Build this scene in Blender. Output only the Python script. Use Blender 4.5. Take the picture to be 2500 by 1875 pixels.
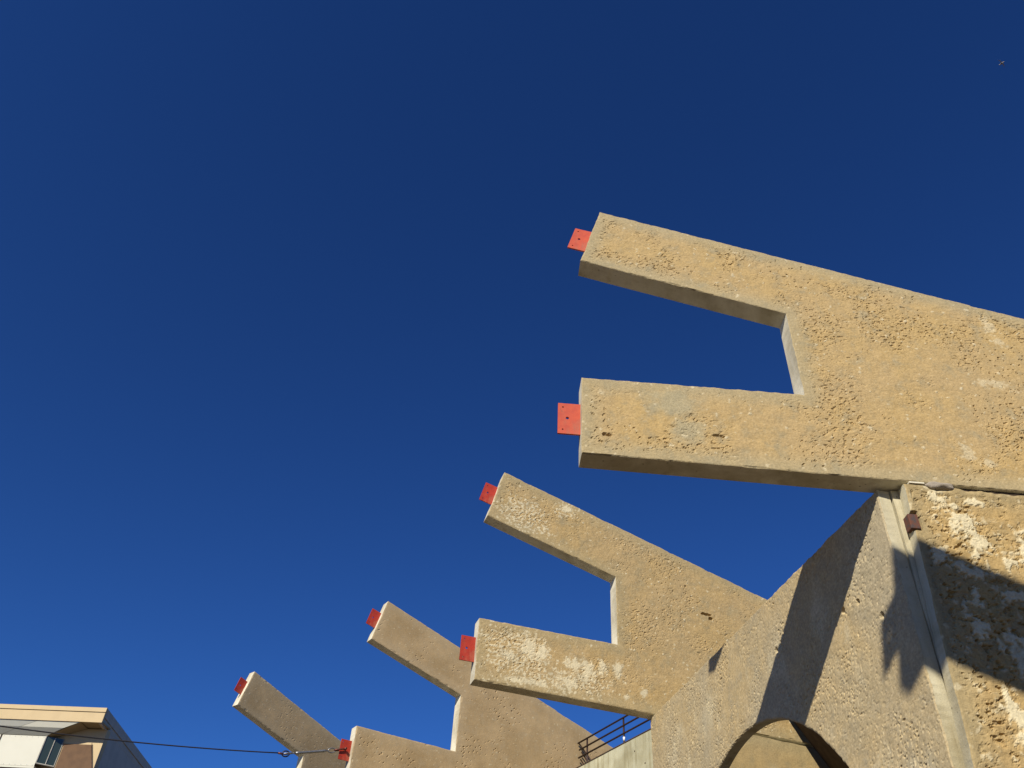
import bpy, bmesh, math, random
import numpy as np
from mathutils import Vector, Matrix

# ------------------------------------------------------------------ clear
for o in list(bpy.data.objects): bpy.data.objects.remove(o)
scene = bpy.context.scene
COL = scene.collection

# ------------------------------------------------------------------ camera
EYE = 1.6
PITCH, ROLL, LENS = math.radians(41.267), math.radians(4.257), 29.26
cam = bpy.data.cameras.new('camera')
cam.sensor_width = 36.0; cam.lens = LENS; cam.clip_end = 3000; cam.clip_start = 0.05
cam_o = bpy.data.objects.new('camera', cam); COL.objects.link(cam_o)
fw = Vector((0, math.cos(PITCH), math.sin(PITCH))); rt = Vector((1, 0, 0)); up = rt.cross(fw)
rt2 = rt*math.cos(ROLL) + up*math.sin(ROLL); up2 = up*math.cos(ROLL) - rt*math.sin(ROLL)
cam_o.matrix_world = Matrix(((rt2.x, up2.x, -fw.x, 0), (rt2.y, up2.y, -fw.y, 0), (rt2.z, up2.z, -fw.z, EYE), (0, 0, 0, 1)))
scene.camera = cam_o

# ------------------------------------------------------------------ sky + sun
SUN = Vector((0.5370, 1.0037, -0.750)).normalized()          # direction the light travels
SUN_EL = math.asin(-SUN.z); SUN_AZ = math.atan2(-SUN.x, -SUN.y)
world = bpy.data.worlds.new('World'); scene.world = world; world.use_nodes = True
nt = world.node_tree; nt.nodes.clear()
sky = nt.nodes.new('ShaderNodeTexSky'); sky.sky_type = 'NISHITA'; sky.sun_disc = False
sky.sun_elevation = SUN_EL; sky.sun_rotation = SUN_AZ
sky.altitude = 1200; sky.air_density = 1.0; sky.dust_density = 0.0; sky.ozone_density = 4.0
gam = nt.nodes.new('ShaderNodeGamma'); gam.inputs[1].default_value = 1.15
tint = nt.nodes.new('ShaderNodeMix'); tint.data_type = 'RGBA'; tint.blend_type = 'MULTIPLY'; tint.inputs[0].default_value = 1.0; tint.inputs[7].default_value = (.29, .59, 1.04, 1)   # deep desert blue
bg = nt.nodes.new('ShaderNodeBackground'); bg.inputs[1].default_value = 0.062
wo = nt.nodes.new('ShaderNodeOutputWorld')
nt.links.new(sky.outputs[0], gam.inputs[0]); nt.links.new(gam.outputs[0], tint.inputs[6]); nt.links.new(tint.outputs[2], bg.inputs[0]); nt.links.new(bg.outputs[0], wo.inputs[0])
sun = bpy.data.lights.new('sun', 'SUN'); sun.energy = 5.0; sun.angle = math.radians(0.53); sun.color = (1.0, 0.93, 0.80)
sun_o = bpy.data.objects.new('sun', sun); COL.objects.link(sun_o)
sun_o.rotation_euler = SUN.to_track_quat('-Z', 'Y').to_euler(); sun_o.location = (-20, -40, 40)
scene.view_settings.view_transform = 'Standard'; scene.view_settings.look = 'None'
scene.view_settings.exposure = 0.25; scene.view_settings.gamma = 1.0; scene.view_settings.use_curve_mapping = False
scene.render.engine = 'CYCLES'

# ------------------------------------------------------------------ noise (numpy)
def _hash(ix, iy, seed):
    h = (ix.astype(np.int64)*374761393 + iy.astype(np.int64)*668265263 + seed*2147483647) & 0xffffffff
    h = ((h ^ (h >> 13))*1274126177) & 0xffffffff
    return ((h ^ (h >> 16)) & 0xffff)/65535.0
def gn(x, y, seed=0):
    ix, iy = np.floor(x), np.floor(y); fx, fy = x-ix, y-iy
    u, v = fx*fx*fx*(fx*(fx*6-15)+10), fy*fy*fy*(fy*(fy*6-15)+10)
    def g(dx, dy):
        a = _hash(ix+dx, iy+dy, seed)*2*np.pi
        return np.cos(a)*(fx-dx)+np.sin(a)*(fy-dy)
    a, b, c, d = g(0, 0), g(1, 0), g(0, 1), g(1, 1)
    return ((a*(1-u)+b*u)*(1-v)+(c*(1-u)+d*u)*v)*1.5
def fbm(x, y, oct=3, seed=0, gain=.5):
    s, a, t = 0, 1, 0
    for i in range(oct):
        s = s+a*gn(x*2**i, y*2**i, seed+i*17); t += a; a *= gain
    return s/t
def sst(a, b, x):
    t = np.clip((x-a)/(b-a), 0, 1); return t*t*(3-2*t)

# ------------------------------------------------------------------ materials
def nodes(name):
    m = bpy.data.materials.new(name); m.use_nodes = True
    n = m.node_tree.nodes; l = m.node_tree.links
    return m, n, l, n['Principled BSDF']
def N(n, kind, **kw):
    x = n.new(kind)
    for k, v in kw.items(): setattr(x, k, v)
    return x
def noise_tex(n, l, co, scale, detail=4, rough=.55, dist=0.0):
    t = N(n, 'ShaderNodeTexNoise'); t.inputs['Scale'].default_value = scale; t.inputs['Detail'].default_value = detail
    t.inputs['Roughness'].default_value = rough; t.inputs['Distortion'].default_value = dist
    l.new(co, t.inputs['Vector']); return t
def ramp(n, l, src, lo, hi):
    r = N(n, 'ShaderNodeMapRange'); r.inputs['From Min'].default_value = lo; r.inputs['From Max'].default_value = hi
    r.interpolation_type = 'SMOOTHSTEP'; l.new(src, r.inputs['Value']); return r.outputs[0]
def mixc(n, l, fac, a, b, blend='MIX'):
    m = N(n, 'ShaderNodeMix', data_type='RGBA', blend_type=blend)
    if isinstance(fac, (int, float)): m.inputs[0].default_value = fac
    else: l.new(fac, m.inputs[0])
    for i, v in ((6, a), (7, b)):
        if isinstance(v, tuple): m.inputs[i].default_value = (*v, 1)
        else: l.new(v, m.inputs[i])
    return m.outputs[2]
def coords(n, l, scale=(1, 1, 1)):
    c = N(n, 'ShaderNodeTexCoord'); mp = N(n, 'ShaderNodeMapping'); mp.inputs['Scale'].default_value = scale
    l.new(c.outputs['Object'], mp.inputs['Vector']); return mp.outputs[0]
def attr(n, name):
    a = N(n, 'ShaderNodeAttribute'); a.attribute_name = name; return a.outputs['Fac']
def bump(n, l, bsdf, h, strength, dist, prev=None):
    b = N(n, 'ShaderNodeBump'); b.inputs['Strength'].default_value = strength; b.inputs['Distance'].default_value = dist
    l.new(h, b.inputs['Height'])
    if prev is not None: l.new(prev, b.inputs['Normal'])
    l.new(b.outputs[0], bsdf.inputs['Normal']); return b.outputs[0]

def silt_material(name, tan, tan2, grey, white, speck=.5, bumpd=.010, off=0.0):
    """earth-cast concrete: tan silt skin over grey, pale where the skin has flaked off"""
    m, n, l, b = nodes(name)
    co = coords(n, l)
    add = N(n, 'ShaderNodeVectorMath', operation='ADD'); l.new(co, add.inputs[0]); add.inputs[1].default_value = (off, off*.7, off*1.3)
    co = add.outputs[0]
    n1 = noise_tex(n, l, co, 1.1, 5, .6); n2 = noise_tex(n, l, co, 5.0, 5, .62); n3 = noise_tex(n, l, co, 38, 4, .65); n4 = noise_tex(n, l, co, 95, 2, .6)
    c = mixc(n, l, ramp(n, l, n1.outputs[0], .36, .66), tan, tan2)
    c = mixc(n, l, ramp(n, l, n2.outputs[0], .50, .72), c, mixc(n, l, .55, grey, tan))
    edge = ramp(n, l, attr(n, 'edge'), .30, .03)
    em = N(n, 'ShaderNodeMath', operation='MULTIPLY'); l.new(edge, em.inputs[0]); em.inputs[1].default_value = .55
    c = mixc(n, l, em.outputs[0], c, grey)
    c = mixc(n, l, attr(n, 'grey'), c, grey)
    c = mixc(n, l, attr(n, 'white'), c, white)
    sp = mixc(n, l, ramp(n, l, n3.outputs[0], .30, .70), (1-speck*.34,)*3, (1+speck*.22,)*3)
    c = mixc(n, l, 1.0, c, sp, 'MULTIPLY')
    sp2 = mixc(n, l, ramp(n, l, n2.outputs[0], .25, .8), (1.06, 1.05, 1.03), (.88, .88, .88))
    c = mixc(n, l, 1.0, c, sp2, 'MULTIPLY')
    l.new(c, b.inputs['Base Color']); b.inputs['Roughness'].default_value = .93; b.inputs['Specular IOR Level'].default_value = .18
    p = bump(n, l, b, n3.outputs[0], .8, bumpd)
    bump(n, l, b, n4.outputs[0], .6, bumpd*.35, p)
    return m
def formed_material(name, col, col2, bumpd=.003, stain=.5):
    """smooth board-formed concrete with faint stains and pinholes"""
    m, n, l, b = nodes(name)
    co = coords(n, l); cs = coords(n, l, (3.2, 3.2, .35))
    n1 = noise_tex(n, l, co, 2.3, 5, .6); n2 = noise_tex(n, l, cs, 2.0, 4, .6); n3 = noise_tex(n, l, co, 60, 3, .6)
    c = mixc(n, l, ramp(n, l, n1.outputs[0], .35, .68), col, col2)
    st = mixc(n, l, ramp(n, l, n2.outputs[0], .48, .75), (1, 1, 1), (1-stain*.35, 1-stain*.40, 1-stain*.5))
    c = mixc(n, l, 1.0, c, st, 'MULTIPLY')
    c = mixc(n, l, 1.0, c, mixc(n, l, ramp(n, l, n3.outputs[0], .25, .45), (.8, .8, .78), (1.02, 1.02, 1.02)), 'MULTIPLY')
    vo = N(n, 'ShaderNodeTexVoronoi'); vo.inputs['Scale'].default_value = 13; l.new(co, vo.inputs['Vector'])
    hole = ramp(n, l, vo.outputs['Distance'], .16, .08); n5 = noise_tex(n, l, co, 3.1, 3, .5); hm = N(n, 'ShaderNodeMath', operation='MULTIPLY'); l.new(hole, hm.inputs[0]); l.new(ramp(n, l, n5.outputs[0], .50, .62), hm.inputs[1])
    c = mixc(n, l, hm.outputs[0], c, tuple(v*.45 for v in col2))
    n6 = noise_tex(n, l, co, .9, 5, .65, .6); c = mixc(n, l, 1.0, c, mixc(n, l, ramp(n, l, n6.outputs[0], .40, .66), (1.05, 1.04, 1.02), (.74, .70, .62)), 'MULTIPLY')
    l.new(c, b.inputs['Base Color']); b.inputs['Roughness'].default_value = .9; b.inputs['Specular IOR Level'].default_value = .2
    bump(n, l, b, n3.outputs[0], .6, bumpd)
    return m
def plain_material(name, col, col2=None, rough=.6, metal=0.0, scale=6, bumpd=0.0, spec=.4):
    m, n, l, b = nodes(name)
    co = coords(n, l); n1 = noise_tex(n, l, co, scale, 5, .6); n3 = noise_tex(n, l, co, scale*14, 3, .6)
    c = mixc(n, l, ramp(n, l, n1.outputs[0], .38, .68), col, col2 or tuple(v*.8 for v in col))
    l.new(c, b.inputs['Base Color']); b.inputs['Roughness'].default_value = rough; b.inputs['Metallic'].default_value = metal
    b.inputs['Specular IOR Level'].default_value = spec
    if bumpd: bump(n, l, b, n3.outputs[0], .5, bumpd)
    return m

M = {}
M['silt1'] = silt_material('silt_concrete', (.408, .297, .146), (.425, .300, .130), (.335, .298, .190), (.56, .48, .31), .45, .007, 0)
M['silt2'] = silt_material('silt_concrete_flaked', (.39, .284, .140), (.402, .284, .126), (.345, .285, .16), (.62, .55, .37), .45, .007, 9.3)
M['silt3'] = silt_material('silt_concrete_smooth', (.43, .312, .168), (.34, .240, .122), (.42, .325, .195), (.50, .42, .27), .2, .002, 21.7)
M['silt4'] = silt_material('silt_concrete_dull', (.44, .325, .178), (.33, .242, .130), (.42, .335, .205), (.50, .42, .28), .2, .0016, 33.1)
M['siltP'] = silt_material('silt_concrete_pier', (.385, .275, .126), (.405, .282, .118), (.33, .275, .155), (.62, .54, .35), .45, .008, 47.9)
M['aggr'] = silt_material('aggregate_concrete', (.43, .345, .200), (.46, .352, .186), (.42, .355, .230), (.54, .465, .30), .6, .0045, 5.5)
M['formed'] = formed_material('formed_concrete', (.66, .62, .49), (.57, .53, .41))
M['strip'] = formed_material('formed_concrete_aged', (.54, .50, .36), (.46, .42, .295), .006, .8)
M['pale'] = formed_material('pale_concrete', (.49, .475, .335), (.43, .42, .30), .002, 1.0)

# ------------------------------------------------------------------ object helpers
def tag(o, label=None, cat=None, group=None, kind=None):
    if label: o['label'] = label
    if cat: o['category'] = cat
    if group: o['group'] = group
    if kind: o['kind'] = kind
    return o
def empty(name, loc=(0, 0, 0), rz=0.0):
    o = bpy.data.objects.new(name, None); COL.objects.link(o); o.location = loc; o.rotation_euler = (0, 0, rz); o.empty_display_size = .2
    return o
def mesh_obj(name, verts, faces, mats, parent=None, mi=None, smooth=False, loc=None):
    me = bpy.data.meshes.new(name); me.from_pydata([tuple(v) for v in verts], [], [tuple(f) for f in faces])
    for m in (mats if isinstance(mats, (list, tuple)) else [mats]): me.materials.append(m)
    if mi is not None: me.polygons.foreach_set('material_index', np.asarray(mi, dtype=np.int32))
    if smooth: me.polygons.foreach_set('use_smooth', np.ones(len(me.polygons), dtype=bool))
    me.update()
    o = bpy.data.objects.new(name, me); COL.objects.link(o)
    if parent is not None: o.parent = parent
    if loc is not None: o.location = loc
    return o
def bm_obj(name, bm, mat, parent=None, smooth=False, loc=None):
    me = bpy.data.meshes.new(name); bmesh.ops.recalc_face_normals(bm, faces=bm.faces[:]); bm.to_mesh(me); bm.free(); me.materials.append(mat)
    if smooth:
        for p in me.polygons: p.use_smooth = True
    o = bpy.data.objects.new(name, me); COL.objects.link(o)
    if parent is not None: o.parent = parent
    if loc is not None: o.location = loc
    return o
def bm_box(bm, x0, x1, y0, y1, z0, z1, bev=0.0):
    r = bmesh.ops.create_cube(bm, size=1); vs = r['verts']
    for v in vs: v.co = Vector(((x0+x1)/2+v.co.x*(x1-x0), (y0+y1)/2+v.co.y*(y1-y0), (z0+z1)/2+v.co.z*(z1-z0)))
    if bev:
        es = list({e for v in vs for e in v.link_edges}); bmesh.ops.bevel(bm, geom=es, offset=bev, segments=2, affect='EDGES', profile=.5)
def box(name, x0, x1, y0, y1, z0, z1, mat, parent=None, bev=.004):
    bm = bmesh.new(); bm_box(bm, x0, x1, y0, y1, z0, z1, bev); return bm_obj(name, bm, mat, parent)
def tube(bm, pts, r, seg=8, cap=True):
    pts = [Vector(p) for p in pts]; rings = []
    for i, p in enumerate(pts):
        t = (pts[min(i+1, len(pts)-1)]-pts[max(i-1, 0)]).normalized()
        a = Vector((0, 0, 1)) if abs(t.z) < .9 else Vector((1, 0, 0))
        u = t.cross(a).normalized(); v = t.cross(u); rr = r[i] if isinstance(r, (list, tuple)) else r
        rings.append([bm.verts.new(p+(u*math.cos(k*2*math.pi/seg)+v*math.sin(k*2*math.pi/seg))*rr) for k in range(seg)])
    for a, b in zip(rings, rings[1:]):
        for k in range(seg): bm.faces.new((a[k], a[(k+1) % seg], b[(k+1) % seg], b[k]))
    if cap: bm.faces.new(rings[0]); bm.faces.new(rings[-1])
def prism(bm, poly, d):
    """poly: list of Vector (planar), extruded by vector d"""
    a = [bm.verts.new(p) for p in poly]; b = [bm.verts.new(Vector(p)+Vector(d)) for p in poly]
    bm.faces.new(a); bm.faces.new(b[::-1]); n = len(a)
    for i in range(n): bm.faces.new((a[i], b[i], b[(i+1) % n], a[(i+1) % n]))

# grid slabs: a relief-carved front face (facing local -y), formed edges, plain back
class Grid:
    def __init__(s): s.p = []; s.q = []; s.n = 0
    def patch(s, P):                                            # P: (rows, cols, 2)
        r, c = P.shape[:2]; idx = s.n+np.arange(r*c).reshape(r, c)
        s.p.append(P.reshape(-1, 2)); s.n += r*c
        s.q.append(np.stack([idx[:-1, :-1], idx[:-1, 1:], idx[1:, 1:], idx[1:, :-1]], -1).reshape(-1, 4))
    def done(s):
        p = np.concatenate(s.p); q = np.concatenate(s.q)
        k, first, inv = np.unique(np.round(p*1e4).astype(np.int64), axis=0, return_index=True, return_inverse=True)
        return p[first], inv.reshape(-1)[q]
def lin(a, b, n): return np.linspace(a, b, max(2, int(n)+1))
def boundary_loop(q):
    e = np.concatenate([q[:, [0, 1]], q[:, [1, 2]], q[:, [2, 3]], q[:, [3, 0]]])
    key = np.sort(e, 1); k, inv, cnt = np.unique(key, axis=0, return_inverse=True, return_counts=True)
    be = e[cnt[inv.reshape(-1)] == 1]
    nxt = {int(a): int(b) for a, b in be}
    st = int(be[0, 0]); loop = [st]; cur = nxt[st]
    while cur != st: loop.append(cur); cur = nxt[cur]
    return loop
def slab(name, p, q, depth, thick, mats, parent, attrs, jit=.007, seed=0, back=None):
    """p: (N,2) x,z ; depth: relief into +y ; thick: y of the back"""
    jx = jit*(fbm(p[:, 0]*2.2, p[:, 1]*2.2, 2, seed+3)+.6*fbm(p[:, 0]*13, p[:, 1]*13, 2, seed+5))
    jz = jit*(fbm(p[:, 0]*2.2, p[:, 1]*2.2, 2, seed+7)+.6*fbm(p[:, 0]*13, p[:, 1]*13, 2, seed+9))
    loop = boundary_loop(q); L = len(loop); n0 = len(p)
    V = np.stack([p[:, 0]+jx, depth, p[:, 1]+jz], 1)
    lb = np.array(loop)
    S = V[lb].copy()                                            # duplicate rim so the arris shades hard
    Bk = np.stack([p[lb, 0]+jx[lb]*.3, np.full(L, thick), p[lb, 1]+jz[lb]*.3], 1)
    verts = np.concatenate([V, S, Bk])
    f = [tuple(x) for x in q.tolist()]; mi = [0]*len(f)
    for i in range(L):
        j = (i+1) % L; f.append((n0+j, n0+i, n0+L+i, n0+L+j)); mi.append(1)
    f.append(tuple(n0+L+i for i in range(L-1, -1, -1))); mi.append(1)
    o = mesh_obj(name, verts.tolist(), f, mats, parent, mi)
    me = o.data
    for k, a in attrs.items():
        at = me.attributes.new(k, 'FLOAT', 'POINT'); full = np.zeros(len(verts), dtype=np.float32)
        full[:n0] = a; full[n0:n0+L] = a[lb]; at.data.foreach_set('value', full)
    return o
def edge_dist(p, poly):
    d = np.full(len(p), 1e9); poly = np.array(poly)
    for a, b in zip(poly, np.roll(poly, -1, 0)):
        ab = b-a; t = np.clip(((p-a)@ab)/(ab@ab), 0, 1); d = np.minimum(d, np.linalg.norm(p-a-t[:, None]*ab, axis=1))
    return d
def crevices(x, z, seed, patch_lo=-.05, f=15., thr=.14, aniso=1.6):
    wx = x+.04*gn(x*7, z*7, seed+1); wz = z+.03*gn(x*7, z*7, seed+2)
    patch = sst(patch_lo, patch_lo+.4, fbm(x*1.25, z*1.25, 3, seed+11))
    c = fbm(wx*f, wz*f*aniso, 3, seed+21, .6)
    ridge = 1-np.abs(fbm(wx*f*.55, wz*f*.9, 2, seed+31))*7
    return patch, sst(thr, thr+.22, c)*(.12+.88*patch), np.clip(ridge, 0, 1)*patch
def blobs(x, z, lst, seed, soft=.5, rag=.45, f=8.):
    """ragged patches: (cx, cz, rx, rz)"""
    m = np.zeros_like(x); nz = fbm(x*f, z*f, 3, seed)*rag*2+fbm(x*f*3.5, z*f*3.5, 2, seed+4)*rag
    for cx, cz, rx, rz in lst:
        m = np.maximum(m, 1-np.hypot((x-cx)/rx, (z-cz)/rz)+nz)
    return m

# ------------------------------------------------------------------ ring geometry (metres; the ring's centre lies off to the left)
CEN = Vector((-23.738, 6.146, 0)); RP = 27.75; OFF = .671; TH = .27
PHI = {0: math.radians(-14.95), 1: math.radians(.386), 2: math.radians(15.245), 3: math.radians(30.142), 4: math.radians(45.683)}
def ring_frame(k):
    a = PHI[k]; return Vector((math.cos(a), math.sin(a), 0)), Vector((-math.sin(a), math.cos(a), 0))
def ring_loc(k, z=0.0):
    r, n = ring_frame(k); p = CEN+r*RP+n*OFF; p.z = z; return p
ZB = 6.80

# ------------------------------------------------------------------ ground
gm, n, l, b = nodes('dry_ground')
co = coords(n, l); a1 = noise_tex(n, l, co, .35, 6, .6); a2 = noise_tex(n, l, co, 9, 5, .65)
c = mixc(n, l, ramp(n, l, a1.outputs[0], .35, .65), (.115, .083, .050), (.09, .066, .042)); c = mixc(n, l, ramp(n, l, a2.outputs[0], .4, .7), c, (.07, .052, .034))
l.new(c, b.inputs['Base Color']); b.inputs['Roughness'].default_value = .95; bump(n, l, b, a2.outputs[0], .6, .02)
g = mesh_obj('ground', [(-900, -900, 0), (900, -900, 0), (900, 900, 0), (-900, 900, 0)], [(0, 1, 2, 3)], gm); tag(g, kind='structure')

# ------------------------------------------------------------------ Y-shaped fins
M['red'] = plain_material('red_paint', (.46, .065, .024), (.40, .050, .022), .55, 0, 12, .001, .35)
M['redF'] = plain_material('red_paint_far', (.38, .036, .018), (.31, .030, .017), .45, 0, 9, .001, .35)  # deeper red for the plates on the farther fins
for mm in (M['red'], M['redF']):
    nn_, ll_ = mm.node_tree.nodes, mm.node_tree.links; bs = nn_['Principled BSDF']; src = bs.inputs['Base Color'].links[0].from_socket
    cc = coords(nn_, ll_, (1, 1, .45)); w1 = noise_tex(nn_, ll_, cc, 26, 6, .7); w2 = noise_tex(nn_, ll_, cc, 7, 4, .6)
    c1 = mixc(nn_, ll_, ramp(nn_, ll_, w2.outputs[0], .45, .75), src, (.34, .10, .055)); c2 = mixc(nn_, ll_, ramp(nn_, ll_, w1.outputs[0], .64, .72), c1, (.13, .055, .03)); ll_.new(c2, bs.inputs['Base Color'])
def plate_mesh():
    cu = bpy.data.curves.new('plate', 'CURVE'); cu.dimensions = '2D'; cu.fill_mode = 'BOTH'; cu.extrude = .011; cu.bevel_depth = .0
    def spl(pts):
        s = cu.splines.new('POLY'); s.points.add(len(pts)-1); s.use_cyclic_u = True
        for q, p in zip(s.points, pts): q.co = (p[0], p[1], 0, 1)
    spl([(-.249, -.2125), (.06, -.2125), (.06, .2125), (-.249, .2125)])
    for cx, cy, r in ((-.144, .005, .019), (-.195, .158, .0105), (-.194, -.156, .0105)):
        spl([(cx+r*math.cos(t*math.pi/7), cy+r*math.sin(t*math.pi/7)) for t in range(14)])
    o = bpy.data.objects.new('plate', cu); COL.objects.link(o)
    dg = bpy.context.evaluated_depsgraph_get(); me = bpy.data.meshes.new_from_object(o.evaluated_get(dg))
    bpy.data.objects.remove(o); me.transform(Matrix.Rotation(math.pi/2, 4, 'X')); me.name = 'anchor_plate'; return me
PLATE = plate_mesh()

A, B, C_, D, E, F = (-2.979, 10.991), (-3.243, 9.940), (-.690, 9.241), (-.690, 7.915), (-3.227, 7.909), (-3.226, 6.848)
MT, MB = -.2811, -.0102
def ztop(x): return A[1]+MT*(x-A[0])
def zbot(x): return F[1]+MB*(x-F[0])
def make_fin(k, res, xfine, label, mat, style, xe=6.0):
    r, nn = ring_frame(k)
    root = empty('concrete_fin', ring_loc(k, ZB), PHI[k]); tag(root, label, 'concrete fin', 'forked concrete fins of the ring')
    gr = Grid(); xc = C_[0]
    nb = [(ztop(xc)-C_[1])/res, (C_[1]-D[1])/res, (D[1]-zbot(xc))/res]; nu = (xc-B[0])/res
    zl = [ztop(xc), C_[1], D[1], zbot(xc)]
    # prongs
    v = lin(0, 1, nb[0])[:, None]; u = lin(0, 1, nu)[None]
    def bil(tl, tr, bl, br):
        P = np.empty((v.shape[0], u.shape[1], 2))
        for i in range(2): P[..., i] = (tl[i]*(1-u)+tr[i]*u)*(1-v)+(bl[i]*(1-u)+br[i]*u)*v
        return P
    gr.patch(bil(A, (xc, ztop(xc)), B, C_))
    v = lin(0, 1, nb[2])[:, None]
    gr.patch(bil(E, D, F, (xc, zbot(xc))))
    xs = np.concatenate([lin(xc, xfine, (xfine-xc)/res), lin(xfine, xe, (xe-xfine)/max(.12, res))[1:]])
    fr = [1-(z-zbot(xc))/(ztop(xc)-zbot(xc)) for z in zl]
    for i in range(3):
        f = lin(fr[i], fr[i+1], nb[i])[:, None]
        t, bb = ztop(xs)[None], zbot(xs)[None]
        gr.patch(np.stack([np.broadcast_to(xs[None], (len(f), len(xs))), t+(bb-t)*f], -1))
    p, q = gr.done(); q = q[:, ::-1]
    x, z = p[:, 0], p[:, 1]
    ed = edge_dist(p, [A, (xe, ztop(xe)), (xe, zbot(xe)), F, E, D, C_, B])
    inner = sst(.03, .20, ed+.06*fbm(x*3, z*3, 2, k*50))
    patch, crev, ridge = crevices(x, z, 100*k, **style['crev'])
    chip = np.where(ed < 1e-4, .004+.016*np.clip(fbm(x*9, z*9, 2, 7+k), 0, 1)+.014*sst(.25, .5, fbm(x*3, z*3, 2, 8+k)), 0)+np.where(ed < res*1.6, .008*sst(.3, .5, fbm(x*4, z*4, 2, 12+k)), 0)
    dep = .004+inner*(style['d1']*crev+style['d2']*ridge+style['lump']*(fbm(x*8, z*8, 3, k*9)+.3)+style['lump']*1.2*(fbm(x*2, z*2, 2, k*3+1)))+chip
    pits = sst(.40, .52, fbm(x*22, z*22, 2, 40+k))*sst(.0, .3, fbm(x*.9, z*.9, 2, 60+k)); dep = dep+pits*style['pit']*sst(.05, .1, ed)
    for (cx, cz, rx, rz, dd) in style.get('holes', []): dep = dep+dd*sst(.25, .6, 1-np.hypot((x-cx)/rx, (z-cz)/rz)+.5*fbm(x*18, z*18, 2, 5))
    wb = sst(.02, .62, blobs(x, z, style.get('white', []), 300+k, rag=.42)+.45*fbm(x*24, z*24, 3, 304+k, .7))*(.62 if k == 1 else .85); fl = style.get('fleck', [])
    if fl:
        reg = sst(.0, .5, blobs(x, z, fl, 320+k, rag=.3, f=4)); nz = fbm(x*20, z*20, 3, 330+k, .65)
        wb = np.maximum(wb, sst(.22-.26*reg, .42-.26*reg, nz)*(reg > 0.02)*.85)
    wb = np.maximum(wb, .8*sst(.46, .56, fbm(x*13, z*13, 2, 340+k)))
    gy = sst(-.05, .75, blobs(x, z, style.get('grey', []), 350+k, rag=.22, f=5))*.8
    dep = dep*(1-.5*sst(0, .6, gy))*(1-.75*sst(.5, 1, wb)*sst(.05, .2, ed))
    o = slab('slab', np.stack([x, z-ZB], 1), q, dep.astype(float), TH, [mat, M['formed']], root, dict(edge=ed, white=wb, grey=gy), seed=k*71)
    red = M['red'] if k < 2 else M['redF']
    tips = [((E[0]+F[0])/2-.000, 7.393, 0.0), ((A[0]+B[0])/2, (A[1]+B[1])/2+.012, math.atan2(A[0]-B[0], A[1]-B[1]))]
    for tx, tz, ang in tips:
        me = PLATE.copy(); me.materials.clear(); me.materials.append(red)
        po = bpy.data.objects.new('anchor_plate', me); COL.objects.link(po); po.parent = root; po.location = (tx, TH/2, tz-ZB); po.rotation_euler = (0, ang, 0)
    return root
rough = dict(crev=dict(patch_lo=-.10, f=19., thr=.16), d1=.013, d2=.004, lump=.006, pit=.014)
st1 = dict(rough, white=[(1.86, 9.28, .10, .20), (1.92, 9.02, .10, .09), (1.60, 8.32, .22, .10), (2.1, 8.2, .3, .08), (.97, 7.27, .10, .13), (1.15, 7.12, .14, .06), (-3.0, 7.7, .05, .05)],
           grey=[(-2.22, 7.62, .42, .27), (-2.08, 7.27, .30, .22)], holes=[(-2.95, 7.12, .09, .03, .03), (-1.75, 7.22, .10, .025, .025)])
st2 = dict(rough, d1=.012, white=[(-1.53, 7.40, .20, .20), (-1.27, 7.35, .19, .22), (-.97, 7.45, .12, .17), (-.69, 7.46, .13, .18), (-2.3, 7.55, .22, .25), (-2.7, 7.35, .2, .1), (-2.3, 6.97, .5, .07), (-1.6, 7.08, .3, .12), (-.25, 7.15, .10, .09), (-1.67, 10.47, .15, .10), (-2.1, 7.5, .18, .2), (-.55, 7.0, .06, .06)],
           fleck=[(-2.55, 7.4, .75, .55), (-1.6, 7.1, .9, .25), (-2.6, 10.2, .55, .4), (-1.7, 10.45, .3, .2), (-2.4, 9.9, .5, .15)],
           holes=[(1.12, 8.86, .16, .035, .06), (1.22, 8.79, .07, .04, .06), (.75, 9.35, .03, .03, .04)])
smoothst = dict(crev=dict(patch_lo=.30, f=9., thr=.36), d1=.006, d2=.0, lump=.0015, pit=.022)
st3 = dict(smoothst, fleck=[]); st4 = dict(smoothst, pit=.006, lump=.001)
make_fin(0, .08, .2, 'forked tan concrete fin overhead, its prong shadow falling on the flaking pier', M['silt1'], rough)
make_fin(1, .0115, 2.6, 'large rough tan forked concrete fin resting on the flaking pier', M['silt1'], st1)
make_fin(2, .017, 3.2, 'tan forked concrete fin with white flaked patches on both prongs', M['silt2'], st2)
make_fin(3, .024, 3.4, 'smooth greyish forked concrete fin with a cable tied to its lower plate', M['silt3'], st3)
make_fin(4, .03, 1.0, 'dull grey-brown forked concrete fin, only its upper prong clear of its neighbour', M['silt4'], st4)

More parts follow.
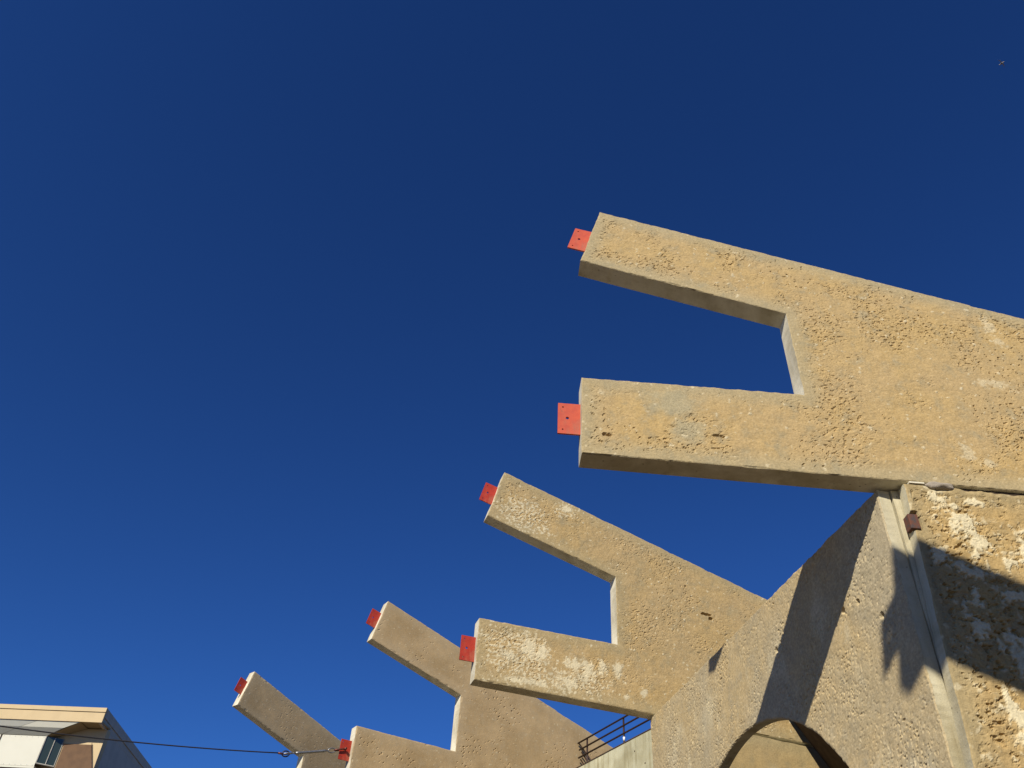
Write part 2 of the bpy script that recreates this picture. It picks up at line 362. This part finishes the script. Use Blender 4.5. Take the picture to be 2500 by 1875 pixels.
# ------------------------------------------------------------------ piers below the fins
def make_pier(k, label, fine, xe=6.0):
    root = empty('pier', ring_loc(k), PHI[k]); tag(root, label, 'pier', 'piers under the fins')
    def xl(z): return (.007+.051*(z-3.95)) if k == 1 else .12+0*z
    top = lambda x: zbot(x)-.042+.036*fbm(np.asarray(x)*2.3, np.asarray(x)*0+.37, 3, 77)
    if fine:
        zs = np.concatenate([lin(0, 3.6, 30), lin(3.6, 6.70, (6.70-3.6)/.0125)[1:]]); xs0 = np.concatenate([lin(0, 1.9, 1.9/.0125), lin(1.9, xe, 34)[1:]])
    else: zs = lin(0, 6.70, 60); xs0 = lin(0, xe, 50)
    gr = Grid(); Z = np.broadcast_to(zs[:, None], (len(zs), len(xs0))).copy(); X = xl(Z)+xs0[None]*(1-xl(Z)/xe)
    gr.patch(np.stack([X, Z], -1))
    zt = lin(0, 1, 8)[:, None]; Xt = np.broadcast_to(X[-1][None], (9, len(xs0)))
    gr.patch(np.stack([Xt, 6.70+(top(Xt)-6.70)*zt], -1))
    p, q = gr.done(); x, z = p[:, 0], p[:, 1]
    ed = np.minimum(x-xl(z), top(x)-z)
    if fine:
        patch, crev, ridge = crevices(x, z, 900, patch_lo=-.25, f=12., thr=.12)
        wf = blobs(x, z, [(.42, 6.66, .20, .10), (.60, 6.42, .22, .22), (.72, 6.12, .16, .30), (.60, 5.83, .26, .10), (1.17, 6.10, .22, .25), (.9, 5.55, .3, .1), (.45, 5.25, .2, .2), (.78, 5.0, .25, .2), (.55, 4.42, .22, .16), (.62, 4.2, .2, .12), (.3, 6.0, .10, .14), (.8, 6.6, .2, .05)], 910, rag=.75, f=5)
        brk = fbm(x*16, z*16, 4, 917, .7); brk2 = fbm(x*5+z*2, z*9, 3, 918); wb = sst(.10, .75, wf+.55*brk+.35*brk2); wb = np.maximum(wb, .6*sst(.26, .44, fbm(x*10, z*10, 3, 911)))
        inner = sst(.02, .12, ed)
        dep = .004+inner*(.027*crev+.006*ridge+.011*(fbm(x*7, z*7, 3, 912)+.3)+.016*(fbm(x*2.2, z*2.2, 2, 913)+.3))*(1-.8*wb)+inner*.010*sst(.05, .3, wf)*(1-wb)
        dep = dep+np.where(ed < 1e-4, .008+.02*np.clip(fbm(x*6, z*6, 2, 914), 0, 1), 0)
        dep = dep+.045*((x < .205) & (z > 6.215) & (z < 6.440))
        # broken lip under the fin
        lip = (z > 6.60)*sst(.0, .3, fbm(x*4+3, x*0+.5, 3, 915)+.1); dep = dep+.03*lip*sst(6.70, 6.78, z)
        gy = sst(.2, .7, fbm(x*1.5, z*1.5, 2, 916))*.5
    else:
        wb = sst(.35, .5, fbm(x*2, z*2, 3, 940+k)); gy = .35+.3*sst(.0, .4, fbm(x*1.3, z*1.3, 3, 960+k)); dep = .01*fbm(x*5, z*5, 3, k)
    slab('front_leaf', p, q, dep.astype(float), .150, [M['siltP'], M['strip']], root, dict(edge=np.clip(ed, 0, 9), white=wb, grey=gy), jit=.009, seed=950+k)
    # rear leaf: a smooth formed upright, leaning slightly, behind a narrow groove
    bm = bmesh.new()
    nz = 60; ring = []
    for i in range(nz+1):
        zz = 6.79*i/nz
        xx = .072 if k == 1 else .13
        y0 = .168
        wob = .006*math.sin(zz*3.1)+.004*math.sin(zz*9.7+1)
        ring.append([bm.verts.new(v) for v in ((xx+wob, y0+wob, zz), (xe, y0, zz), (xe, .262, zz), (xx+wob*.4, .262, zz))])
    for a_, b_ in zip(ring, ring[1:]):
        for i in range(4): bm.faces.new((a_[i], a_[(i+1) % 4], b_[(i+1) % 4], b_[i]))
    bm.faces.new(ring[0]); bm.faces.new(ring[-1]); bm_obj('rear_leaf', bm, M['strip'], root)
    return root
M['rust'] = plain_material('rusted_steel', (.15, .060, .036), (.075, .060, .058), .8, .2, 16, .003, .3)
M['mortar'] = plain_material('grey_mortar', (.36, .31, .24), (.29, .25, .20), .95, 0, 7, .012, .1)
p1 = make_pier(1, 'flaking tan pier with white skin patches under the large rough fin', True)
box('steel_bracket', .090, .190, .010, .120, 6.240, 6.408, M['rust'], p1, .006)
bm = bmesh.new(); bmesh.ops.create_icosphere(bm, subdivisions=3, radius=1)
for v in bm.verts:
    c = v.co.copy(); w = 1+.18*math.sin(c.x*5+1)*math.cos(c.z*4); v.co = Vector((.53+c.x*.155*w, .015+c.y*.05*w, 6.782+c.z*.045*w))
bm_obj('mortar_lump', bm, M['mortar'], p1, True)
box('bearing_shim', .20, .36, -.012, .08, zbot(.2)-.030, zbot(.2)-.012, M['formed'], p1, .002)
M['crackshade'] = plain_material('crack_shade_dark', (.07, .05, .035), None, .95, 0, 9, .01, .1)  # near-black brown that paints the shade inside the crack
box('crack_shade_strip', .22, 5.9, .045, .10, 6.68, 6.835-.045, M['crackshade'], p1, .004)  # strip added in the open crack so its shade reads dark
make_pier(0, 'plain tan pier under the overhead fin', False)
make_pier(2, 'tan pier seen through the arch, under the white-flaked fin', False)
make_pier(3, 'tan pier under the smooth greyish fin', False)
make_pier(4, 'tan pier under the dull grey-brown fin', False)

# ------------------------------------------------------------------ arched panel between the first two piers
P0, P1 = Vector((3.90, 7.256, 0)), Vector((2.77, 14.1, 0)); U1 = (P1-P0).normalized(); LEN1 = 7.15
rz1 = math.atan2(-U1.y, -U1.x)                                  # local x runs from the far end to the near end, front faces local -y
root = empty('arch_panel', P0+U1*7.06, rz1); tag(root, 'pitted grey concrete panel with a round arch opening beside the flaking pier', 'concrete panel')
R_, CX, CZ, H_ = 2.60, 3.51, 2.873, 6.785
res = .0145
xs = lin(0, LEN1, LEN1/res); zs = np.concatenate([lin(0, 3.6, 3.6/.06), lin(3.6, H_, (H_-3.6)/res)[1:]])
X, Z = np.meshgrid(xs, zs); dx, dz = X-CX, np.maximum(Z-CZ, 0); rad = np.hypot(dx, dz)
inside = np.where(Z > CZ, rad < R_, np.abs(dx) < R_)
near = np.abs(rad-R_) < res*.52
sc = np.where(near, R_/np.maximum(rad, 1e-6), 1); Xs = CX+dx*sc; Zs = np.where(Z > CZ, CZ+dz*sc, Z)
r, c = X.shape; idx = np.arange(r*c).reshape(r, c)
q = np.stack([idx[:-1, :-1], idx[:-1, 1:], idx[1:, 1:], idx[1:, :-1]], -1).reshape(-1, 4)
pts = np.stack([Xs.ravel(), Zs.ravel()], 1)
cen = pts[q].mean(1); dcx, dcz = cen[:, 0]-CX, np.maximum(cen[:, 1]-CZ, 0); keep = np.hypot(dcx, dcz) > R_-1e-4
rim = np.intersect1d(q[keep].ravel(), q[~keep].ravel()); rd = np.hypot(pts[rim, 0]-CX, np.maximum(pts[rim, 1]-CZ, 0)); kk = R_/rd
up_ = pts[rim, 1] > CZ; pts[rim, 0] = CX+(pts[rim, 0]-CX)*kk; pts[rim, 1] = np.where(up_, CZ+(pts[rim, 1]-CZ)*kk, pts[rim, 1])
q = q[keep]; used = np.unique(q); remap = np.full(len(pts), -1); remap[used] = np.arange(len(used)); p = pts[used]; q = remap[q]
x, z = p[:, 0], p[:, 1]
ed = np.minimum(np.minimum(x, LEN1-x), np.minimum(H_-z, np.abs(np.hypot(x-CX, np.maximum(z-CZ, 0))-R_)))
patch, crev, ridge = crevices(x, z, 1200, patch_lo=-.3, f=17., thr=.12, aniso=1.1)
pit = sst(.24, .40, fbm(x*32, z*32, 2, 1210))
near_edge = sst(.0, .5, z-5.2)
dep = .004+.006*crev+.014*pit*sst(-.1, .35, fbm(x*1.6, z*1.6, 3, 1212))+.008*(fbm(x*3, z*3, 2, 1220)+.3)+np.where(ed < 1e-4, .008+.014*np.clip(fbm(x*11, z*11, 2, 1230)+.3, 0, 1), 0)
wb = sst(.15, .5, fbm(x*2.2, z*1.1, 3, 1240))*.55+.55*sst(.25, .5, fbm(x*30, z*30, 2, 1250))
for hx, hz in ((LEN1-.75, 5.86), (LEN1-.42, 5.55), (LEN1-1.05, 5.9), (LEN1-2.6, 6.1)): dep = dep+.05*sst(.2, .6, 1-np.hypot(x-hx, z-hz)/.05)
slab('panel', p, q, dep.astype(float), .15, [M['aggr'], M['strip']], root, dict(edge=np.full(len(x), 1.0), white=wb, grey=sst(-.1, .4, fbm(x*.8, z*.5, 3, 1260))*.8), jit=.010, seed=1270)

# ------------------------------------------------------------------ leaning slab added to stand in for the dark behind the arch
M['shadeslab'] = plain_material('shade_darkened_slab', (.085, .062, .042), (.06, .045, .032), .9, 0, 5, .004, .1)  # base colour darkened to paint in the deep shade behind the arch
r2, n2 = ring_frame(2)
root = empty('shade_slab', ring_loc(2), PHI[2]); tag(root, 'added leaning slab, coloured dark for the shade behind the arch opening', 'slab')
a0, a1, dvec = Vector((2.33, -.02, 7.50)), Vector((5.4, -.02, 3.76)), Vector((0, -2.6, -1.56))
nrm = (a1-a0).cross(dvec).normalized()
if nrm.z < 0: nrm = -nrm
bm = bmesh.new(); prism(bm, [a0, a1, a1+dvec, a0+dvec], nrm*.12); bm_obj('leaning_slab', bm, M['shadeslab'], root)

# ------------------------------------------------------------------ pale parapet panel of the next bay, its terrace and railing
PB = Vector((2.20, 21.85, 0)); PA = Vector((4.60, 16.18, 0)); U2 = (PB-PA).normalized(); L2 = (PB-PA).length
rz2 = math.atan2(-U2.y, -U2.x)                                  # local x runs from far end to near end
O2 = PB.copy(); ZP = 8.13
root = empty('parapet_panel', O2, rz2); tag(root, 'smooth pale green-grey stained parapet panel below the brown railing', 'concrete panel')
gr = Grid(); X, Z = np.meshgrid(lin(.02, L2-.02, 120), lin(0, ZP, 130)); gr.patch(np.stack([X, Z], -1)); p, q = gr.done(); x, z = p[:, 0], p[:, 1]
slab('panel', p, q, (.003*fbm(x*2, z*2, 2, 5)+.002).astype(float), .15, [M['pale'], M['pale']], root, dict(edge=x*0+1), jit=.003, seed=4)
M['flash'] = plain_material('brown_flashing', (.09, .055, .04), None, .6, .2)
box('edge_flashing', .02, L2-.02, -.012, .16, ZP+.002, ZP+.022, M['flash'], root, .003)
for i, (hx, hz) in enumerate(((1.9, 7.55), (1.2, 7.6), (2.9, 7.85), (2.6, 7.45), (3.3, 7.5))):
    bm = bmesh.new(); tube(bm, [(hx, -.004, hz), (hx, .01, hz)], .016, 10); bm_obj('tie_hole_plug', bm, M['flash'], root)
t = empty('terrace', O2, rz2); tag(t, kind='structure')
mesh_obj('terrace_slab', [(.05, .16, 7.7), (L2, .16, 7.7), (L2, 3, 7.7), (.4, 3, 7.7), (.05, .16, 7.5), (L2, .16, 7.5), (L2, 3, 7.5), (.4, 3, 7.5)],
         [(0, 1, 2, 3), (7, 6, 5, 4), (0, 4, 5, 1), (1, 5, 6, 2), (2, 6, 7, 3), (3, 7, 4, 0)], M['pale'], t)
M['rail'] = plain_material('brown_rail_paint', (.030, .017, .014), (.050, .024, .018), .5, .3, 20)
M['whitetape'] = plain_material('white_paint', (.8, .8, .78), None, .6)
root = empty('railing', O2, rz2); root.location.z = 7.7; tag(root, 'brown pipe railing on the pale parapet terrace', 'railing')
RY, RZ0 = .25, 7.7
for xx in (.34, 2.08, 3.82, 5.56):
    bm = bmesh.new(); tube(bm, [(xx, RY, 0), (xx, RY, 8.87-RZ0)], .023, 8); po = bm_obj('post', bm, M['rail'], root, True)
    if abs(xx-2.08) < .01:
        bm = bmesh.new(); tube(bm, [(xx, RY, 8.345-RZ0), (xx, RY, 8.43-RZ0)], .027, 8); bm_obj('white_band', bm, M['whitetape'], po, True)
for x0, zz in ((-.11, 8.872), (-.04, 8.688), (-.08, 8.505), (.0, 8.20)):
    bm = bmesh.new(); tube(bm, [(x0, RY-.012, zz-RZ0), (5.9, RY-.012, zz-RZ0)], .0215, 8); bm_obj('rail', bm, M['rail'], root, True)
for x0, z0_, x1, z1_ in ((-.11, 8.872, .66, 8.15), (.02, 8.62, .50, 8.15), (-.03, 8.46, .28, 8.15)):   # descending handrail of the stair end
    bm = bmesh.new(); tube(bm, [(x0, RY+.02, z0_-RZ0), (x1, RY+.02, z1_-RZ0)], .018, 8); bm_obj('brace', bm, M['rail'], root, True)

# ------------------------------------------------------------------ cable tied to the third visible fin
M['steel'] = plain_material('galvanised_steel', (.34, .34, .33), (.24, .24, .23), .45, .8, 25)
M['wire'] = plain_material('dark_wire_rope', (.05, .045, .045), None, .55, .6, 30)
M['shackle'] = plain_material('red_brown_shackle', (.16, .045, .03), (.10, .04, .03), .5, .4, 25)
root = empty('stay_cable', ring_loc(3), PHI[3]); tag(root, 'dark wire stay cable with turnbuckle, shackled to a red plate', 'cable')
Y3 = TH/2
def torus_link(name, c, d, length, width, r, mat, parent, spin=0.0):
    d = Vector(d).normalized(); s = Vector((0, 1, 0)) if abs(spin) < .5 else d.cross(Vector((0, 1, 0)))
    pts = []
    for i in range(25):
        a = 2*math.pi*i/24; pts.append(Vector(c)+d*(length/2*math.cos(a))+s*(width/2*math.sin(a)))
    bm = bmesh.new(); tube(bm, pts, r, 8, False); return bm_obj(name, bm, mat, parent, True)
a_, b_ = Vector((-3.371, Y3, 7.40)), Vector((-4.60, Y3, 7.045)); dd = (b_-a_).normalized()
def at(t): return a_+dd*t
bm = bmesh.new()                                                # bow shackle: U with a pin through the plate
u_pts = [at(-.0)+Vector((0, .045, 0)), at(.10)+Vector((0, .05, 0)), at(.17)+Vector((0, .045, 0)), at(.215)+Vector((0, .022, 0)), at(.225), at(.215)-Vector((0, .022, 0)), at(.17)-Vector((0, .045, 0)), at(.10)-Vector((0, .05, 0)), at(0)-Vector((0, .045, 0))]
tube(bm, u_pts, .017, 8); tube(bm, [a_-Vector((0, .075, 0)), a_+Vector((0, .075, 0))], .015, 8); tube(bm, [a_-Vector((0, .095, 0)), a_-Vector((0, .055, 0))], .030, 6)
bm_obj('shackle', bm, M['shackle'], root, True)
torus_link('turnbuckle_eye', at(.29), dd, .17, .09, .013, M['steel'], root, 1)
bm = bmesh.new(); tube(bm, [at(.36), at(.46)], .015, 8); tube(bm, [at(.42), at(.47), at(.50), at(1.02), at(1.05), at(1.10)], [.022, .030, .026, .026, .030, .022], 10); tube(bm, [at(1.10), at(1.19)], .015, 8)
bm_obj('turnbuckle', bm, M['steel'], root, True)
torus_link('turnbuckle_jaw', at(1.27), dd, .19, .10, .013, M['steel'], root, 0)
torus_link('thimble', at(1.32), dd, .16, .11, .014, M['wire'], root, 1)
e0 = at(1.38)
def cz(x): u = -x-4.77; return 7.02-.172*u+.0085*u*u
bm = bmesh.new(); tube(bm, [e0, Vector((-4.80, Y3, cz(-4.80)))], .022, 8); bm_obj('ferrule', bm, M['shackle'], root, True)
pts = [Vector((-4.74-i*.35, Y3, cz(-4.74-i*.35))) for i in range(50)]
bm = bmesh.new(); tube(bm, pts, .0125, 7); bm_obj('wire', bm, M['wire'], root, True)
endp = pts[-1]
r3v, n3v = ring_frame(3); wp = ring_loc(3)+r3v*endp.x+n3v*endp.y
mast = empty('cable_mast', (wp.x, wp.y, 0)); tag(mast, 'grey steel mast holding the far end of the stay cable', 'mast')
bm = bmesh.new(); tube(bm, [(-.09, 0, 0), (-.09, 0, endp.z+.4)], [.09, .07], 14); bm_obj('pole', bm, M['steel'], mast, True)
box('base_plate', -.30, .12, -.2, .2, 0, .03, M['steel'], mast)

# ------------------------------------------------------------------ building on the left
K = Vector((-12.946, 29.268, 0)); KZ = 9.66+EYE
EX = Vector((-.99476, .10224, 0)); GX = Vector((-.04611, .99894, 0))
M['b_tan'] = plain_material('tan_stucco', (.54, .42, .245), (.51, .395, .23), .9, 0, 3, .002, .15)
M['b_white'] = plain_material('white_panel_paint', (.56, .545, .45), (.54, .525, .43), .6, 0, 2, 0, .3)
M['b_grey'] = plain_material('light_grey_board', (.40, .40, .35), (.38, .38, .33), .7, 0, 2, 0, .3)
M['b_slate'] = plain_material('slate_wall', (.52, .46, .37), (.46, .41, .33), .9, 0, 3, .002, .15)
M['b_brown'] = plain_material('brown_board', (.15, .090, .052), (.125, .076, .046), .85, 0, 4, .002, .15)
M['b_sof'] = plain_material('soffit_board', (.40, .32, .19), (.36, .29, .17), .9, 0, 4, 0, .1)
gmat, n, l, b = nodes('dark_window_glass'); b.inputs['Base Color'].default_value = (.035, .05, .035, 1); b.inputs['Roughness'].default_value = .06; b.inputs['Specular IOR Level'].default_value = .7
M['glass'] = gmat
bl = empty('building', (K.x, K.y, 0)); tag(bl, 'tan building corner with white panels, dark window and overhanging flat roof', 'building')
MX = Vector((.10224, .99476, 0))                                # facade depth, away from the court
def bp(e, dep, z): v = EX*e+MX*dep; return Vector((v.x, v.y, KZ+z))
def sp(g, e, z): v = GX*g+EX*e; return Vector((v.x, v.y, KZ+z))
def quadslab(name, pts, thick, mat, parent):
    nrm = (pts[1]-pts[0]).cross(pts[2]-pts[0]).normalized()
    if nrm.dot(MX) < 0: nrm = -nrm
    bm = bmesh.new(); prism(bm, pts, nrm*thick); return bm_obj(name, bm, mat, parent)
WE = 9.0
quadslab('wall', [bp(.06, .65, -.50), bp(WE, .65, -.50), bp(WE, .65, -KZ), bp(.06, .65, -KZ)], .25, M['b_tan'], bl)
bm = bmesh.new(); prism(bm, [bp(0, 0, -.145), bp(WE, 0, -.145), bp(WE, 0, -.48), bp(0, 0, -.48)], MX*.06); fa = bm_obj('fascia', bm, M['b_tan'], bl)
bm = bmesh.new(); prism(bm, [bp(-.02, -.03, 0), bp(WE, -.03, 0), bp(WE, -.03, -.14), bp(-.02, -.03, -.14)], MX*.09); bm_obj('roof_trim', bm, M['b_tan'], fa)
bm = bmesh.new(); prism(bm, [bp(0.02, .06, -.47), bp(WE, .06, -.47), bp(WE, .75, -.47), bp(.02, .75, -.47)], Vector((0, 0, .05))); bm_obj('soffit', bm, M['b_sof'], bl)
# side: fascia band and slate wall running back
bm = bmesh.new(); prism(bm, [sp(.06, -.015, 0), sp(14, -.015, 0), sp(14, -.015, -.29), sp(.06, -.015, -.29)], EX*.06); bm_obj('side_fascia', bm, M['b_slate'], bl)
bm = bmesh.new(); prism(bm, [sp(.06, .02, -.28), sp(.06, .02, -.50), sp(.66, .03, -.52), sp(.66, .03, -KZ), sp(14, .03, -KZ), sp(14, .03, -.28)], EX*.10); bm_obj('side_wall', bm, M['b_slate'], bl)
bm = bmesh.new(); prism(bm, [sp(.03, 0, -.03), sp(.03, WE, -.03), sp(13.9, WE, -.03), sp(13.9, 0, -.03)], Vector((0, 0, -.05))); bm_obj('roof', bm, M['b_slate'], bl)
# sloping soffit boards, white panel, window return
top0, bot0, d0, d1, z0, z1 = (.78, 2.26), (1.92, 3.50), .03, .31, -.485, -.885
def slope(e_top, e_bot, t):
    k = .08*t/.48 if t <= .48 else .08+(.20*(t-.48)/.52)
    return bp(e_top+(e_bot-e_top)*t, d0+k, z0+(z1-z0)*t)
for (ta, tb), (ba, bb) in (((.78, 2.24), (1.92, 3.48)), ((2.26, 4.3), (3.50, 5.6)), ((4.32, 6.4), (5.62, 7.7))):
    quadslab('soffit_board', [slope(ta, ba, 0), slope(tb, bb, 0), slope(tb, bb, .47), slope(ta, ba, .47)], .02, M['b_white'] if ta < 2 else M['b_grey'], bl)
    quadslab('soffit_board', [slope(ta, ba, .49), slope(tb, bb, .49), slope(tb, bb, 1), slope(ta, ba, 1)], .02, M['b_grey'], bl)
bm = bmesh.new(); prism(bm, [slope(.78, 1.92, 0), slope(.78, 1.92, 1), bp(1.92, .64, z1), bp(.78, .64, z0-.02)], EX*-.02); bm_obj('bay_cheek', bm, M['b_sof'], bl)
for e0_, e1_ in ((1.92, 3.46), (3.52, 5.05), (5.11, 6.6)):
    wp_ = quadslab('white_panel', [bp(e0_, .30, -.905), bp(e1_, .30, -.905), bp(e1_, .30, -1.86), bp(e0_, .30, -1.86)], .03, M['b_white'], bl)
    for i in range(8):
        for zz in (-.935, -1.83):
            c = bp(e0_+.06+(e1_-e0_-.12)*i/7, .30, zz); bm = bmesh.new(); tube(bm, [c-MX*.008, c+MX*.01], .012, 6); bm_obj('bolt', bm, M['steel'], wp_)
quadslab('bay_sill', [bp(1.9, .29, -1.87), bp(6.7, .29, -1.87), bp(6.7, .29, -1.93), bp(1.9, .29, -1.93)], .36, M['b_white'], bl)
quadslab('bay_apron', [bp(1.92, .33, -1.93), bp(6.7, .33, -1.93), bp(6.7, .33, -2.9), bp(1.92, .33, -2.9)], .3, M['b_brown'], bl)
w = quadslab('window', [bp(1.90, .32, -.90), bp(1.43, .64, -.88), bp(1.43, .64, -1.75), bp(1.90, .32, -1.75)], .02, M['glass'], bl)
M['b_frame'] = plain_material('window_frame', (.42, .40, .34), None, .6)
for e_, d_ in ((1.90, .315), (1.66, .48), (1.435, .635)):
    bm = bmesh.new(); tube(bm, [bp(e_, d_-.01, -.89), bp(e_, d_-.01, -1.77)], .014, 6); bm_obj('mullion', bm, M['b_frame'], w)
bm = bmesh.new(); tube(bm, [bp(1.90, .31, -1.765), bp(1.43, .63, -1.765)], .022, 6); bm_obj('sill', bm, M['b_frame'], w)
quadslab('brown_shutter', [bp(1.38, .62, -1.02), bp(.43, .62, -1.02), bp(.10, .62, -1.80), bp(.10, .62, -3.2), bp(1.38, .62, -3.2)], .035, M['b_brown'], bl)
bm = bmesh.new(); tube(bm, [bp(.41, .60, -.98), bp(.07, .60, -1.82)], .012, 6); bm_obj('edge_strip', bm, M['flash'], bl)
bm = bmesh.new(); c = sp(.70, -.03, -1.2); tube(bm, [c, Vector((c.x, c.y, KZ-4))], .018, 8); bm_obj('conduit', bm, M['b_grey'], bl)

# ------------------------------------------------------------------ tiny bird high up
BIRD = Vector((28.298, 23.816, 51.360))
M['bird'] = plain_material('pale_plumage', (.34, .32, .28), (.22, .20, .17), .8)
me = bpy.data.meshes.new('bird')
bv = [(0, 0, 0), (.12, 0, 0), (.19, 0, .01), (.23, 0, .005), (-.10, 0, 0), (-.20, 0, 0), (.05, .12, .03), (.03, .26, .04), (-.04, .38, .02), (.05, -.12, .03), (.03, -.26, .04), (-.04, -.38, .02)]
br = [.05, .045, .03, .012, .04, .03, .035, .028, .010, .035, .028, .010]
be = [(0, 1), (1, 2), (2, 3), (0, 4), (4, 5), (0, 6), (6, 7), (7, 8), (0, 9), (9, 10), (10, 11)]
me.from_pydata(bv, be, []); me.materials.append(M['bird'])
bird = bpy.data.objects.new('bird', me); COL.objects.link(bird)
sk = bird.modifiers.new('skin', 'SKIN')
for i, v in enumerate(me.skin_vertices[0].data): v.radius = (br[i], br[i]*(.35 if i > 5 else 1)); v.use_root = (i == 0)
bird.modifiers.new('sub', 'SUBSURF').levels = 1
bird.location = BIRD; bird.scale = (.8, .8, .8); bird.rotation_euler = (math.radians(-12), math.radians(8), math.radians(-58))
tag(bird, 'tiny pale bird soaring alone high in the blue sky', 'bird')
